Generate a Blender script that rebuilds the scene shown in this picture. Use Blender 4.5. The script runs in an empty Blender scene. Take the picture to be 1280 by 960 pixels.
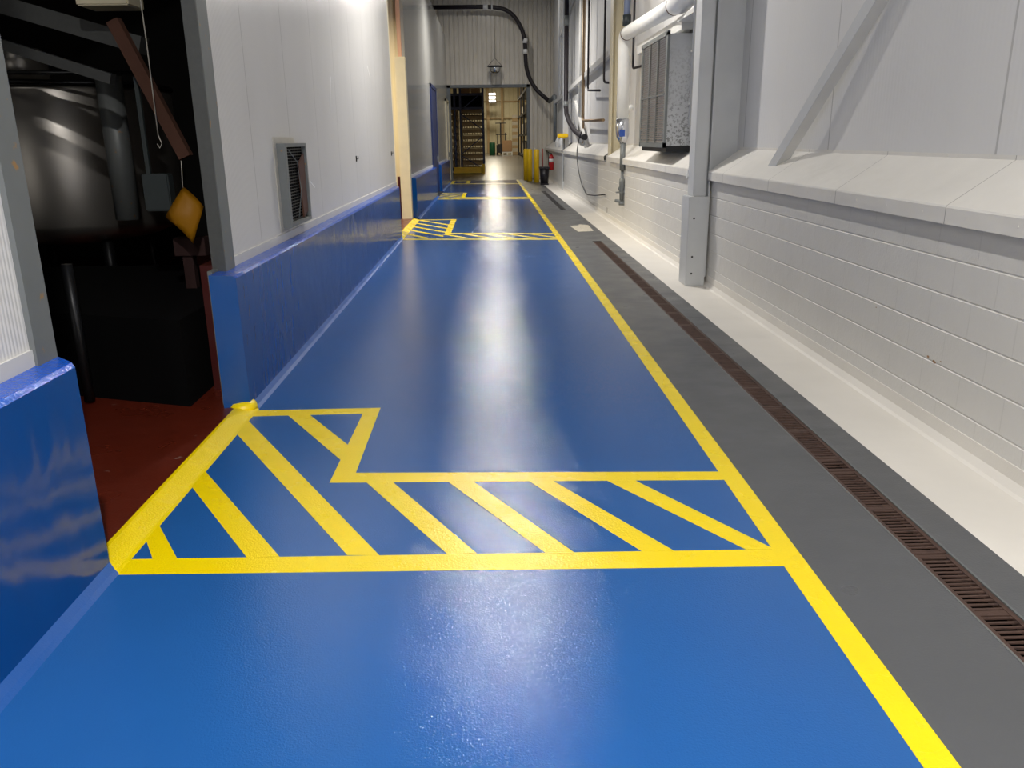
import bpy, bmesh, math, random
from mathutils import Vector, Matrix
random.seed(7)
S = bpy.context.scene
C = S.collection
# ------------------------------------------------------------------ camera
H = 1.72
p_, y_, r_ = .292163, .0242923, -.0132732
fw = Vector((math.sin(y_)*math.cos(p_), math.cos(y_)*math.cos(p_), -math.sin(p_)))
r0 = Vector((math.cos(y_), -math.sin(y_), 0)); u0 = r0.cross(fw)
rt = math.cos(r_)*r0 + math.sin(r_)*u0; up = -math.sin(r_)*r0 + math.cos(r_)*u0
cd = bpy.data.cameras.new('camera'); cam = bpy.data.objects.new('camera', cd); C.objects.link(cam)
cam.matrix_world = Matrix(((rt.x, up.x, -fw.x, 0), (rt.y, up.y, -fw.y, 0), (rt.z, up.z, -fw.z, H), (0, 0, 0, 1)))
cd.sensor_width = 36; cd.lens = 1017.6/1280*36; cd.clip_end = 300; cd.clip_start = .05
S.camera = cam
# ------------------------------------------------------------------ light
S.view_settings.view_transform = 'Standard'; S.view_settings.look = 'None'
S.view_settings.gamma = 1; S.view_settings.use_curve_mapping = False
S.view_settings.exposure = -0.22
W = bpy.data.worlds.new('world'); S.world = W; W.use_nodes = True
W.node_tree.nodes['Background'].inputs[0].default_value = (.8, .85, 1, 1)
W.node_tree.nodes['Background'].inputs[1].default_value = .05
def lamp(name, loc, power, size, col=(1, .97, .92), rot=(0, 0, 0), shape='DISK', sy=None, spread=180):
    l = bpy.data.lights.new(name, 'AREA'); l.energy = power; l.shape = shape; l.size = size; l.color = col
    if sy: l.size_y = sy
    l.spread = math.radians(spread)
    o = bpy.data.objects.new(name, l); C.objects.link(o); o.location = loc; o.rotation_euler = rot
    return o
for i, (y, p) in enumerate(((-6.5, 440), (-.6, 440), (12.5, 320), (25.6, 380), (33.5, 110))):
    lamp('high_bay_light', (.13, y, 5.9 if y < 30 else 7.9), p, .2, (1, .96, .91), spread=172)
lamp('inner_room_light', (-4.6, 17.9, 4.3), 520, .5, (1, .86, .62))
lamp('process_room_fill', (-4.6, 6.4, 4.4), 2, .5, (1, .95, .88))  # unseen weak lamp added to brighten the tank
lamp('tank_streak_fill', (-5.6, .6, 1.6), 16, .45, (1, .95, .88), (math.radians(-90), 0, math.radians(180)), 'RECTANGLE', 3.0)  # unseen area light added for the vertical streak on the tank
for x, y in ((.6, 52), (.6, 70), (.6, 88), (.6, 104)):
    lamp('warehouse_fill', (x, y, 8.6), 700, 1.2, (1, .9, .7))  # added lamps out of view that light the warehouse
# ------------------------------------------------------------------ helpers
def srgb(r, g, b):
    f = lambda c: (c/255/12.92) if c/255 <= .04045 else ((c/255+.055)/1.055)**2.4
    return (f(r), f(g), f(b), 1)
class N:
    """small node helper"""
    def __init__(s, name, col, rough=.5, metal=0, spec=.5, coat=0):
        s.m = bpy.data.materials.new(name); s.m.use_nodes = True
        s.t = s.m.node_tree; s.b = s.t.nodes['Principled BSDF']
        s.b.inputs['Base Color'].default_value = col; s.b.inputs['Roughness'].default_value = rough
        s.b.inputs['Metallic'].default_value = metal; s.b.inputs['Specular IOR Level'].default_value = spec
        s.b.inputs['Coat Weight'].default_value = coat; s.b.inputs['Coat Roughness'].default_value = .1
        s.col = col; s.co = None; s.nrm = None
    def node(s, ty, **k):
        n = s.t.nodes.new(ty)
        for a, v in k.items(): setattr(n, a, v)
        return n
    def coord(s):
        if not s.co:
            g = s.node('ShaderNodeNewGeometry'); s.co = g.outputs['Position']
        return s.co
    def link(s, a, b): s.t.links.new(a, b)
    def math(s, op, a, b=None, c=None):
        n = s.node('ShaderNodeMath', operation=op)
        for i, v in enumerate((a, b, c)):
            if v is None: continue
            if isinstance(v, (int, float)): n.inputs[i].default_value = v
            else: s.link(v, n.inputs[i])
        return n.outputs[0]
    def axis(s, i):
        n = s.node('ShaderNodeSeparateXYZ'); s.link(s.coord(), n.inputs[0]); return n.outputs[i]
    def noise(s, scale, detail=3, stretch=(1, 1, 1), rough=.5):
        mp = s.node('ShaderNodeMapping'); mp.inputs['Scale'].default_value = stretch
        s.link(s.coord(), mp.inputs[0])
        n = s.node('ShaderNodeTexNoise'); n.inputs['Scale'].default_value = scale; n.inputs['Detail'].default_value = detail
        n.inputs['Roughness'].default_value = rough
        s.link(mp.outputs[0], n.inputs['Vector']); return n.outputs[0]
    def ramp(s, v, lo, hi):
        n = s.node('ShaderNodeMapRange'); n.inputs[1].default_value = lo; n.inputs[2].default_value = hi
        s.link(v, n.inputs[0]); return n.outputs[0]
    def mix(s, fac, a, b=None):
        """mix colour a (or current) with b by fac, becomes base colour"""
        n = s.node('ShaderNodeMix', data_type='RGBA')
        s.link(fac, n.inputs[0])
        src = s.b.inputs['Base Color']
        if src.is_linked:
            s.link(src.links[0].from_socket, n.inputs[6])
        else: n.inputs[6].default_value = s.col
        n.inputs[7].default_value = a
        s.link(n.outputs[2], src); return s
    def bump(s, h, dist=.01, strength=1):
        n = s.node('ShaderNodeBump'); n.inputs['Distance'].default_value = dist; n.inputs['Strength'].default_value = strength
        s.link(h, n.inputs['Height'])
        if s.nrm: s.link(s.nrm, n.inputs['Normal'])
        s.nrm = n.outputs[0]; s.link(s.nrm, s.b.inputs['Normal']); return s
    def rough(s, v, lo, hi):
        n = s.node('ShaderNodeMapRange'); n.inputs[1].default_value = .3; n.inputs[2].default_value = .7
        n.inputs[3].default_value = lo; n.inputs[4].default_value = hi; s.link(v, n.inputs[0])
        s.link(n.outputs[0], s.b.inputs['Roughness']); return s
M = {}
def simple(k, col, rough=.5, metal=0, n=0, dirt=None):
    a = N(k, srgb(*col), rough, metal)
    if dirt: a.mix(a.ramp(a.noise(n or 9, 4), .55, .75), srgb(*dirt))
    elif n: a.mix(a.math('MULTIPLY', a.ramp(a.noise(n, 3), .3, .8), .25), tuple(c*.6 for c in a.col[:3])+(1,))
    M[k] = a.m; return a
def epoxy(k, col, rough, dist, wav=.006, scale=95):
    a = N(k, srgb(*col), rough)
    a.mix(a.math('MULTIPLY', a.ramp(a.noise(1.3, 4), .4, .7), .22), tuple(c*.72 for c in a.col[:3])+(1,))
    a.bump(a.noise(2.2, 2, (1, 1.8, 1)), wav, 1)
    a.bump(a.noise(scale, 2, rough=.6), dist, 1)
    a.rough(a.noise(3, 3), rough*.8, rough*1.25)
    M[k] = a.m; return a
epoxy('blue_floor', (34, 92, 162), .095, .0013, .0009, 125)
epoxy('blue_wall', (0, 70, 142), .16, .0005, .012, 30)
epoxy('blue_cove', (24, 84, 160), .4, .001)
epoxy('blue_top', (20, 84, 190), .12, .006, .01, 45)
epoxy('yellow_paint', (252, 222, 0), .26, .0018)
epoxy('gray_floor', (86, 88, 91), .34, .001)
epoxy('white_floor', (228, 224, 216), .5, .0008)
a = epoxy('red_floor', (92, 32, 18), .3, .001); a.mix(a.ramp(a.noise(7, 5, (1, 1.6, 1)), .70, .76), srgb(170, 150, 140))
epoxy('red_wall', (70, 20, 18), .4, .001)
def panel(k, col, period, off, axis=1, rib=.022, rd=.0009, rough=.26):
    a = N(k, srgb(*col), rough)
    ax = a.axis(axis)
    w = a.math('SINE', a.math('MULTIPLY', ax, 2*math.pi/rib))
    f = a.math('FRACT', a.math('DIVIDE', a.math('SUBTRACT', ax, off), period))
    g = a.math('LESS_THAN', f, .008)
    g2 = a.math('LESS_THAN', a.math('ABSOLUTE', a.math('SUBTRACT', f, .5)), .004)
    a.mix(a.math('MULTIPLY', a.ramp(a.noise(1.1, 4, (1, 1, .3)), .45, .8), .25), tuple(c*.8 for c in a.col[:3])+(1,))
    a.mix(a.math('MULTIPLY', g, .45), srgb(120, 118, 115))
    a.bump(a.math('SUBTRACT', a.math('MULTIPLY', w, .5), a.math('MULTIPLY', a.math('ADD', g, g2), 3)), rd, 1)
    a.bump(a.noise(.9, 2), .02, 1)
    M[k] = a.m; return a
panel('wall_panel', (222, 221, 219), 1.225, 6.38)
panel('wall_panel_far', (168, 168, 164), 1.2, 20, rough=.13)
panel('upper_panel', (222, 221, 219), 2.4, 4.75, rib=.05, rd=.0007, rough=.5)
a = panel('cream_panel', (226, 216, 186), 1.2, 0, axis=0, rib=.05)
# painted concrete block
a = N('painted_block', srgb(218, 216, 211), .42)
z = a.axis(2); yy = a.axis(1)
zf = a.math('DIVIDE', a.math('SUBTRACT', z, .2236), .2032)
row = a.math('FLOOR', zf); fz = a.math('FRACT', zf)
wob = a.math('MULTIPLY', a.math('SUBTRACT', a.noise(6, 3), .5), .06)
fzn = a.math('ADD', fz, wob)
yf = a.math('FRACT', a.math('ADD', a.math('DIVIDE', a.math('SUBTRACT', yy, 4.07), .4064), a.math('MULTIPLY', a.math('MODULO', a.math('ADD', row, 21), 2), .5)))
mh = a.math('LESS_THAN', a.math('ABSOLUTE', a.math('SUBTRACT', fzn, .03)), .028)
mv = a.math('MULTIPLY', a.math('LESS_THAN', yf, .022), .45)
mo = a.math('MAXIMUM', mh, mv)
a.mix(a.math('MULTIPLY', a.ramp(a.noise(2.2, 5), .5, .8), .15), srgb(190, 188, 182))
a.bump(a.math('SUBTRACT', 1, mv), .008, 1); a.mix(a.math('MULTIPLY', mv, .35), srgb(170, 168, 162)); a.bump(a.noise(60, 3), .0016, 1); a.bump(a.noise(7, 4), .01, .6)
M['painted_block'] = a.m
simple('white_paint', (214, 213, 209), .4, 0, 4); simple('white_gloss', (236, 236, 234), .3)
simple('column_paint', (204, 206, 207), .45, 0, 3); simple('cream_paint', (232, 222, 192), .45, 0, 5)
a = simple('ledge_metal', (232, 229, 222), .38, 0, 2); yy = a.axis(1)
g = a.math('LESS_THAN', a.math('FRACT', a.math('DIVIDE', a.math('SUBTRACT', yy, .05), 1.5)), .004)
a.mix(g, srgb(150, 146, 140)); a.bump(a.noise(2.5, 3), .02, 1)
a = simple('galvanised', (122, 126, 126), .5, .35, 6)
simple('galvanised_dark', (88, 90, 90), .5, .4, 30); a.mix(a.ramp(a.noise(16, 4), .66, .74), srgb(166, 128, 78))
simple('corrugated', (222, 216, 204), .28, .0, 1.5)
simple('gray_frame', (112, 118, 122), .5); simple('dark_steel', (30, 31, 34), .4, .5); simple('black_rubber', (24, 21, 26), .45)
simple('pipe_black', (34, 28, 34), .55); simple('rust', (84, 52, 38), .8, 0, 12); simple('copper', (150, 126, 96), .45, .3, 10)
simple('white_insulation', (238, 237, 232), .4, 0, 6); simple('silver_foil', (200, 202, 208), .22, .9, 10); simple('blue_tape', (40, 74, 150), .4)
simple('stainless', (176, 172, 166), .34, .85); simple('black_paint', (10, 10, 13), .35); simple('black_matt', (5, 5, 6), 1).b.inputs['Specular IOR Level'].default_value = .1; simple('post_red', (44, 18, 16), .8)
simple('red_gloss', (180, 22, 26), .3); simple('yellow_plastic', (252, 206, 16), .4, 0, 5); simple('sign_yellow', (214, 150, 24), .4, 0, 5)
simple('rack_blue', (28, 40, 84), .45); simple('wood', (182, 156, 118), .8, 0, 7); simple('carton', (164, 130, 96), .8, 0, 6)
simple('concrete', (104, 96, 80), .25, 0, 1.3); simple('rack_dark', (48, 46, 48), .5); simple('cream_sheet', (214, 204, 172), .6, 0, 3)
simple('wrap', (200, 190, 174), .3, 0, 9); simple('green_plastic', (30, 92, 60), .4); simple('door_blue', (34, 50, 98), .35, 0, 4)
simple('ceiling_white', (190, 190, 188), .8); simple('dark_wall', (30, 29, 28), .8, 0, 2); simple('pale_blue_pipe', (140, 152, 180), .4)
simple('copper_red', (150, 54, 34), .5); simple('paper', (206, 200, 186), .6, 0, 30, (70, 64, 58)); simple('off_white', (190, 186, 176), .6, 0, 8)
simple('pink_edge', (226, 178, 150), .6); simple('dark_green_gray', (54, 62, 64), .5)
a = simple('drain_iron', (84, 64, 56), .7, .3, 18, (50, 38, 35)); a.bump(a.noise(80, 3), .002, 1)
a = simple('unit_case', (192, 194, 196), .55, 0, 5)
zz = a.axis(2)
sp = a.math('MULTIPLY', a.math('GREATER_THAN', a.noise(34, 3, rough=.7), .55), a.ramp(a.math('ADD', a.math('MULTIPLY', zz, -1), a.noise(2.2, 2)), -2.4, -1.1))
a.mix(a.math('MULTIPLY', sp, .75), srgb(70, 66, 62))
a = simple('louvre', (140, 132, 122), .5, .3, 8); a.bump(a.math('SINE', a.math('MULTIPLY', a.axis(1), 2*math.pi/.05)), .008, 1)
e = N('light_panel', (1, 1, 1, 1), .5); e.b.inputs['Emission Color'].default_value = (1, .97, .9, 1); e.b.inputs['Emission Strength'].default_value = 5; M['light_panel'] = e.m
a = N('mirror', (.85, .85, .85, 1), .04, 1); M['mirror'] = a.m
# ------------------------------------------------------------------ mesh builder
class MB:
    def __init__(s): s.b = bmesh.new(); s.mi = 0
    def face(s, pts):
        try:
            f = s.b.faces.new([s.b.verts.new(p) for p in pts]); f.material_index = s.mi
        except ValueError: pass
        return s
    def box(s, x0, x1, y0, y1, z0, z1, bev=0):
        g = bmesh.ops.create_cube(s.b, size=1)['verts']
        for v in g:
            v.co = Vector(((x0+x1)/2+v.co.x*(x1-x0), (y0+y1)/2+v.co.y*(y1-y0), (z0+z1)/2+v.co.z*(z1-z0)))
        for f in {f for v in g for f in v.link_faces}: f.material_index = s.mi
        if bev:
            ed = list({e for v in g for e in v.link_edges})
            bmesh.ops.bevel(s.b, geom=ed, offset=bev, segments=2, affect='EDGES')
        return s
    def prism(s, poly, a0, a1, axis=1):
        """extrude 2-D poly along axis: axis 1 -> (x,z) poly along y, 2 -> (x,y) along z, 0 -> (y,z) along x"""
        def P(q, t): return {1: (q[0], t, q[1]), 2: (q[0], q[1], t), 0: (t, q[0], q[1])}[axis]
        A = [s.b.verts.new(P(q, a0)) for q in poly]; B = [s.b.verts.new(P(q, a1)) for q in poly]
        fs = [s.b.faces.new(A), s.b.faces.new(B[::-1])]
        n = len(poly)
        for i in range(n): fs.append(s.b.faces.new((A[i], B[i], B[(i+1) % n], A[(i+1) % n])))
        for f in fs: f.material_index = s.mi
        bmesh.ops.recalc_face_normals(s.b, faces=fs)
        return s
    def tube(s, pts, r, n=12, smooth=True):
        pts = [Vector(p) for p in pts]
        R = r if isinstance(r, (list, tuple)) else [r]*len(pts)
        t0 = (pts[1]-pts[0]).normalized()
        nrm = t0.orthogonal().normalized(); rings = []
        for i, p in enumerate(pts):
            t = (pts[min(i+1, len(pts)-1)]-pts[max(i-1, 0)]).normalized()
            nrm = (nrm-t*nrm.dot(t)).normalized(); bi = t.cross(nrm)
            rings.append([s.b.verts.new(p+(nrm*math.cos(a)+bi*math.sin(a))*R[i]) for a in [2*math.pi*k/n for k in range(n)]])
        fs = []
        for i in range(len(rings)-1):
            for k in range(n):
                f = s.b.faces.new((rings[i][k], rings[i][(k+1) % n], rings[i+1][(k+1) % n], rings[i+1][k])); f.smooth = smooth; fs.append(f)
        fs += [s.b.faces.new(rings[0][::-1]), s.b.faces.new(rings[-1])]
        for f in fs: f.material_index = s.mi
        return s
    def bar(s, a, b, w, d, upv=(0, 0, 1)):
        """rectangular bar from a to b"""
        a, b = Vector(a), Vector(b); t = (b-a).normalized(); u = Vector(upv)
        u = (u-t*u.dot(t)).normalized(); v = t.cross(u)
        q = [u*w/2+v*d/2, u*w/2-v*d/2, -u*w/2-v*d/2, -u*w/2+v*d/2]
        A = [s.b.verts.new(a+k) for k in q]; B = [s.b.verts.new(b+k) for k in q]
        fs = [s.b.faces.new(A), s.b.faces.new(B[::-1])]+[s.b.faces.new((A[i], B[i], B[(i+1) % 4], A[(i+1) % 4])) for i in range(4)]
        for f in fs: f.material_index = s.mi
        bmesh.ops.recalc_face_normals(s.b, faces=fs); return s
    def lathe(s, prof, c=(0, 0, 0), n=24):
        c = Vector(c); rings = []
        for r, z in prof:
            rings.append([s.b.verts.new(c+Vector((r*math.cos(2*math.pi*k/n), r*math.sin(2*math.pi*k/n), z))) for k in range(n)])
        for i in range(len(rings)-1):
            for k in range(n):
                f = s.b.faces.new((rings[i][k], rings[i][(k+1) % n], rings[i+1][(k+1) % n], rings[i+1][k])); f.smooth = True; f.material_index = s.mi
        for ring, rev in ((rings[0], True), (rings[-1], False)):
            f = s.b.faces.new(ring[::-1] if rev else ring); f.material_index = s.mi
        return s
    def build(s, name, mat, parent=None, origin=None, kind=None):
        me = bpy.data.meshes.new(name)
        off = parent.matrix_world.translation.copy() if parent is not None else Vector(origin or (0, 0, 0))
        if parent is not None and parent.parent is not None: off = Vector(parent['_o'])
        elif parent is not None: off = Vector(parent['_o'])
        bmesh.ops.translate(s.b, verts=s.b.verts, vec=-off)
        s.b.to_mesh(me); s.b.free()
        for m in (mat if isinstance(mat, (list, tuple)) else [mat]): me.materials.append(M[m])
        o = bpy.data.objects.new(name, me); C.objects.link(o)
        if parent is not None: o.parent = parent
        else: o.location = off
        o['_o'] = tuple(off)
        if kind: o['kind'] = kind
        return o
def tag(o, label, cat, group=None):
    o['label'] = label; o['category'] = cat
    if group: o['group'] = group
    return o
def thing(name, label, cat, loc, group=None):
    o = bpy.data.objects.new(name, None); C.objects.link(o); o.location = loc; o['_o'] = tuple(loc); o.empty_display_size = .1
    return tag(o, label, cat, group)
def st(name, mb, mat): return mb.build(name, mat, kind='structure')
def arc(pts, rad, n=6):
    """round the corners of a polyline"""
    pts = [Vector(p) for p in pts]; out = [pts[0]]
    for i in range(1, len(pts)-1):
        a = (pts[i-1]-pts[i]); b = (pts[i+1]-pts[i]); d = min(rad, a.length*.48, b.length*.48)
        A = pts[i]+a.normalized()*d; B = pts[i]+b.normalized()*d
        for k in range(n+1):
            t = k/n; out.append(A*(1-t)**2+pts[i]*2*t*(1-t)+B*t*t)
    out.append(pts[-1]); return out
# ================================================================== SETTING
YB = 38.0       # far wall
Y0 = -8.0
# floor : blue walkway, gray drain strip, white strip, inner rooms, warehouse
f = MB()
f.mi = 0; f.face([(-1.58, Y0, 0), (1.25, Y0, 0), (1.25, 36.9, 0), (-1.58, 36.9, 0)])
f.mi = 1
DX0, DX1 = 1.775, 1.935
for (x0, x1, y0, y1) in ((1.25, DX0, Y0, 28.6), (DX1, 2.13, Y0, 28.6), (DX0, DX1, Y0, .6), (DX0, DX1, 14.25, 20.9), (1.25, 2.13, 28.6, 36.9)):
    f.face([(x0, y0, 0), (x1, y0, 0), (x1, y1, 0), (x0, y1, 0)])
f.mi = 2; f.face([(2.13, Y0, 0), (2.64, Y0, 0), (2.64, 36.9, 0), (2.13, 36.9, 0)])
f.mi = 3
f.face([(-9, .2, .03), (-1.705, .2, .03), (-1.705, 14.9, .03), (-9, 14.9, .03)])
f.face([(-9, 14.9, .03), (-1.705, 14.9, .03), (-1.705, 19.5, .03), (-9, 19.5, .03)])
f.mi = 4; f.face([(-12, 36.9, 0), (8, 36.9, 0), (8, 113, 0), (-12, 113, 0)])
st('floor', f, ['blue_floor', 'gray_floor', 'white_floor', 'red_floor', 'concrete'])
# trench under the grates, coloured black for the shade in the gaps
t = MB()
for (y0, y1) in ((.6, 14.25), (20.9, 28.6)):
    t.face([(DX0, y0, 0), (DX0, y1, 0), (DX0, y1, -.15), (DX0, y0, -.15)])
    t.face([(DX1, y0, 0), (DX1, y1, 0), (DX1, y1, -.15), (DX1, y0, -.15)])
    t.face([(DX0, y0, -.15), (DX1, y0, -.15), (DX1, y1, -.15), (DX0, y1, -.15)])
    t.face([(DX0, y0, 0), (DX1, y0, 0), (DX1, y0, -.15), (DX0, y0, -.15)])
    t.face([(DX0, y1, 0), (DX1, y1, 0), (DX1, y1, -.15), (DX0, y1, -.15)])
st('trim_1', t, 'black_matt')
# blue curbs with a cove at the foot
def curb(n, y0, y1, end0=0, end1=0):
    m = MB()
    prof = [(-1.58, 0), (-1.605, .010), (-1.632, .034), (-1.637, .885), (-1.655, .902), (-1.79, .915), (-1.79, 0)]
    sk = {-1.58: 0, -1.79: 1}
    A = [m.b.verts.new((x, y0+end0*(-1.58-x)/.21, z)) for x, z in prof]; B = [m.b.verts.new((x, y1+end1*(-1.58-x)/.21, z)) for x, z in prof]
    for i in range(7):
        fc = m.b.faces.new((A[i], B[i], B[(i+1) % 7], A[(i+1) % 7])); fc.material_index = 1 if i in (3, 4) else (2 if i < 2 else 0)
    m.b.faces.new(A[::-1]); m.b.faces.new(B)
    bmesh.ops.recalc_face_normals(m.b, faces=m.b.faces[:])
    return st('trim_%d' % n, m, ['blue_wall', 'blue_top', 'blue_cove'])
curb(2, Y0, 3.08, 0, .16); curb(3, 5.27, 15.0, -.08, 1.2); curb(4, 18.95, 26.6); curb(5, 29.3, 35.8)
# left panels
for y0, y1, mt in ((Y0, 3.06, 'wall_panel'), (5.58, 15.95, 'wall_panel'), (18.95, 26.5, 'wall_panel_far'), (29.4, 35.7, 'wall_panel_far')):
    m = MB(); m.box(-1.86, -1.76, y0, y1, .9, 6.0)
    if y0 == 5.58:
        m.mi = 1
        for (a0, b0, a1, b1) in ((9.85, 2.42, 9.62, 2.02), (12.9, 2.78, 13.15, 2.64), (8.3, 1.35, 8.5, 1.28)): m.bar((-1.7598, a0, b0), (-1.7598, a1, b1), .0015, .012, (1, 0, 0))
    st('wall_left', m, [mt, 'white_gloss'])
    m = MB(); m.box(-1.76, -1.75, y0, y1, .905, .975); st('trim_6', m, 'white_paint')
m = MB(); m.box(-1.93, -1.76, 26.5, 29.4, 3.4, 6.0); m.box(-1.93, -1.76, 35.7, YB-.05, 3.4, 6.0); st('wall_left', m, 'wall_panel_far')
# shell of the rooms behind the left panels
m = MB()
m.box(-9, -1.93, Y0, 15.2, 4.9, 5.0); m.box(-9.1, -9, 0, 19.6, 0, 5); m.box(-9, -1.93, 0, .1, 0, 5); m.box(-9, -1.93, 13, 13.1, 0, 5)
m.box(-9, -1.93, Y0, Y0+.1, 0, 5)
st('wall_process_room', m, 'dark_wall')  # dark wall colour stands in for the shade in this room
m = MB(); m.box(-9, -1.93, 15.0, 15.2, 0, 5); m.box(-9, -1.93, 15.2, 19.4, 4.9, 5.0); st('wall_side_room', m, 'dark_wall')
m = MB(); m.mi = 0; m.box(-9, -1.86, 19.1, 19.3, .33, 5.9); m.mi = 1; m.box(-9, -1.86, 19.05, 19.3, .0, .33); m.prism([(18.98, .03), (19.05, .03), (19.05, .10)], -9, -1.93, axis=0)
st('wall_side_room', m, ['cream_panel', 'red_wall'])
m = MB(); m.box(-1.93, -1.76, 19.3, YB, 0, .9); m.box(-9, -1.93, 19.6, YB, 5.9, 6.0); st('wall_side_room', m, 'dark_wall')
m = MB(); m.box(-1.93, -1.8, Y0, 3.05, 0, .92); m.box(-1.99, -1.87, 5.62, 15.0, 0, .92); st('wall_process_room', m, 'red_wall')
# door frame of the process room: galvanised channels
m = MB(); m.box(-1.90, -1.738, 3.055, 3.20, .905, 6.0); st('door_1', m, 'galvanised')
m = MB(); m.mi = 0; m.box(-1.752, -1.738, 5.40, 5.59, .91, 6.0); m.mi = 1; m.box(-1.825, -1.74, 5.385, 5.40, 0.03, 6.0)
m.mi = 0; m.box(-1.822, -1.792, 5.27, 5.385, 0.03, .93)
st('door_1', m, ['galvanised', 'galvanised_dark'])
# yellow sloped threshold lips
def lip(y0, y1):
    m = MB(); m.prism([(-1.58, 0), (-1.60, .004), (-1.70, .034), (-1.72, .034), (-1.72, 0)], y0, y1); return m
m = lip(3.08, 5.26)
m.lathe([(.10, 0), (.095, .03), (.08, .05), (.0, .06)], (-1.69, 5.27, 0), 10)
tag(m.build('door_threshold', 'yellow_paint', origin=(-1.65, 4.2, 0)), 'raised yellow painted threshold in the near doorway onto the red floor', 'threshold', 'yellow thresholds')
m = lip(15.0, 18.8)
tag(m.build('door_threshold', 'yellow_paint', origin=(-1.65, 17, 0)), 'raised yellow threshold of the cream doorway past the first blue curb', 'threshold', 'yellow thresholds')
# cream doorway
m = MB(); m.mi = 0; m.box(-1.97, -1.74, 18.72, 18.95, 0, 3.44, .01); m.mi = 1; m.box(-1.90, -1.82, 18.80, 18.9, 3.44, 6.0); m.mi = 2; m.box(-2.03, -1.98, 18.74, 18.9, .03, .95)
m.mi = 0; m.box(-1.955, -1.75, 15.93, 15.97, .9, 6.0)
st('door_2', m, ['cream_paint', 'pink_edge', 'red_wall'])
# blue door and white door further on
d = MB(); d.box(-1.80, -1.72, 26.6, 26.72, 0, 3.4); d.box(-1.80, -1.72, 29.22, 29.34, 0, 3.4); d.box(-1.80, -1.72, 26.6, 29.34, 3.3, 3.4)
fr = st('door_3', d, 'door_blue')
d = MB(); d.box(-1.79, -1.745, 26.73, 29.21, .01, 3.3, .01); d.build('door_leaf', 'door_blue', fr)
d = MB(); d.box(-1.745, -1.70, 28.9, 28.95, 1.0, 1.2); d.build('door_handle', 'galvanised', fr)
d = MB(); d.box(-1.80, -1.70, 35.7, 35.86, 0, 3.36); d.box(-1.80, -1.70, 37.75, 37.9, 0, 3.36); d.box(-1.80, -1.70, 35.7, 37.9, 3.26, 3.36)
fr = st('door_4', d, 'cream_paint')
d = MB(); d.box(-1.79, -1.745, 35.87, 37.74, .01, 3.26, .01); d.build('door_leaf', 'white_gloss', fr)
d = MB(); d.box(-1.745, -1.71, 37.5, 37.55, 1.0, 1.2); d.build('door_handle', 'galvanised', fr)
# right wall : painted block below, ribbed panel above
pr = [(3.0, 0), (2.6, 0)]
for k in range(6):
    z = .2236+.2032*k
    pr += [(2.6, z-.006), (2.6035, z-.003), (2.6045, z), (2.6035, z+.003), (2.6, z+.009)]
m = MB(); m.prism(pr+[(2.6, 1.36), (3.0, 1.36)], Y0, 36.9); m.mi = 1
for (y, z, w) in ((4.63, .445, .018), (4.49, .452, .009), (5.35, .60, .008), (8.9, .95, .009), (4.56, .432, .02)):
    q = [(y+w*math.cos(a)*random.uniform(.6, 1.1), z+.5*w*math.sin(a)*random.uniform(.6, 1.1)) for a in [k*math.pi/4 for k in range(8)]]
    m.prism(q, 2.5990, 2.602, axis=0)
st('wall_right', m, ['painted_block', 'carton'])
m = MB(); m.box(2.9, 3.05, Y0, 37.9, 1.36, 9.5); st('wall_right', m, 'upper_panel')
m = MB(); m.prism([(2.545, 0), (2.565, .012), (2.592, .05), (2.594, .124), (2.602, .126), (2.602, 0)], Y0, 37.9); st('baseboard_right', m, 'white_floor')
for i, (y0, y1) in enumerate(((Y0, 9.66), (10.1, 18.0), (18.62, 28.85), (29.45, 37.9))):
    m = MB()
    m.prism([(2.55, 1.245), (2.55, 1.33), (2.9, 1.567), (2.9, 1.60), (2.893, 1.60), (2.893, 1.575), (2.545, 1.337), (2.540, 1.325), (2.540, 1.235), (2.555, 1.235), (2.6, 1.25)], y0, y1)
    for k in range(int((y1-y0)/.45)):
        y = y0+.2+k*.45
        m.tube([(2.538, y, 1.285), (2.545, y, 1.285)], .008, 6); m.tube([(2.89, y, 1.588), (2.9, y, 1.588)], .008, 6)
    st('trim_%d' % (7+i), m, 'ledge_metal')
# far wall, corrugated, with the big warehouse opening
def corr(m, x0, x1, z0, z1, y=YB-.06, pitch=.2, d=.055):
    x = x0; pr = []
    while x < x1:
        for dx, dy in ((0, 0), (.13, 0), (.145, d), (.185, d)):
            if x+dx*pitch/.2 < x1: pr.append((x+dx*pitch/.2, y+dy))
        x += pitch
    pr.append((x1, y))
    for i in range(len(pr)-1):
        a, b = pr[i], pr[i+1]; m.face([(a[0], a[1], z0), (b[0], b[1], z0), (b[0], b[1], z1), (a[0], a[1], z1)])
m = MB(); corr(m, -12, -1.76, 0, 9.5); corr(m, 1.86, 3.0, 0, 9.5); corr(m, -1.76, 1.86, 4.02, 9.5); m.box(-12, 3.0, YB+.02, YB+.2, 4.02, 9.5); m.box(1.86, 3.0, YB+.02, YB+.2, 0, 4.02); m.box(-12, -1.76, YB+.02, YB+.2, 0, 4.02)
st('wall_back', m, 'corrugated')
m = MB(); m.box(-12, 2.9, YB-.1, YB, 8.05, 8.3); st('trim_11', m, 'gray_frame')
m = MB(); m.box(-1.78, -1.62, YB-.07, YB+.25, 0, 4.02); m.box(1.74, 1.88, YB-.07, YB+.25, 0, 4.02); m.box(-1.78, 1.88, YB-.07, YB+.25, 3.90, 4.02); st('door_5', m, 'gray_frame')
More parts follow.
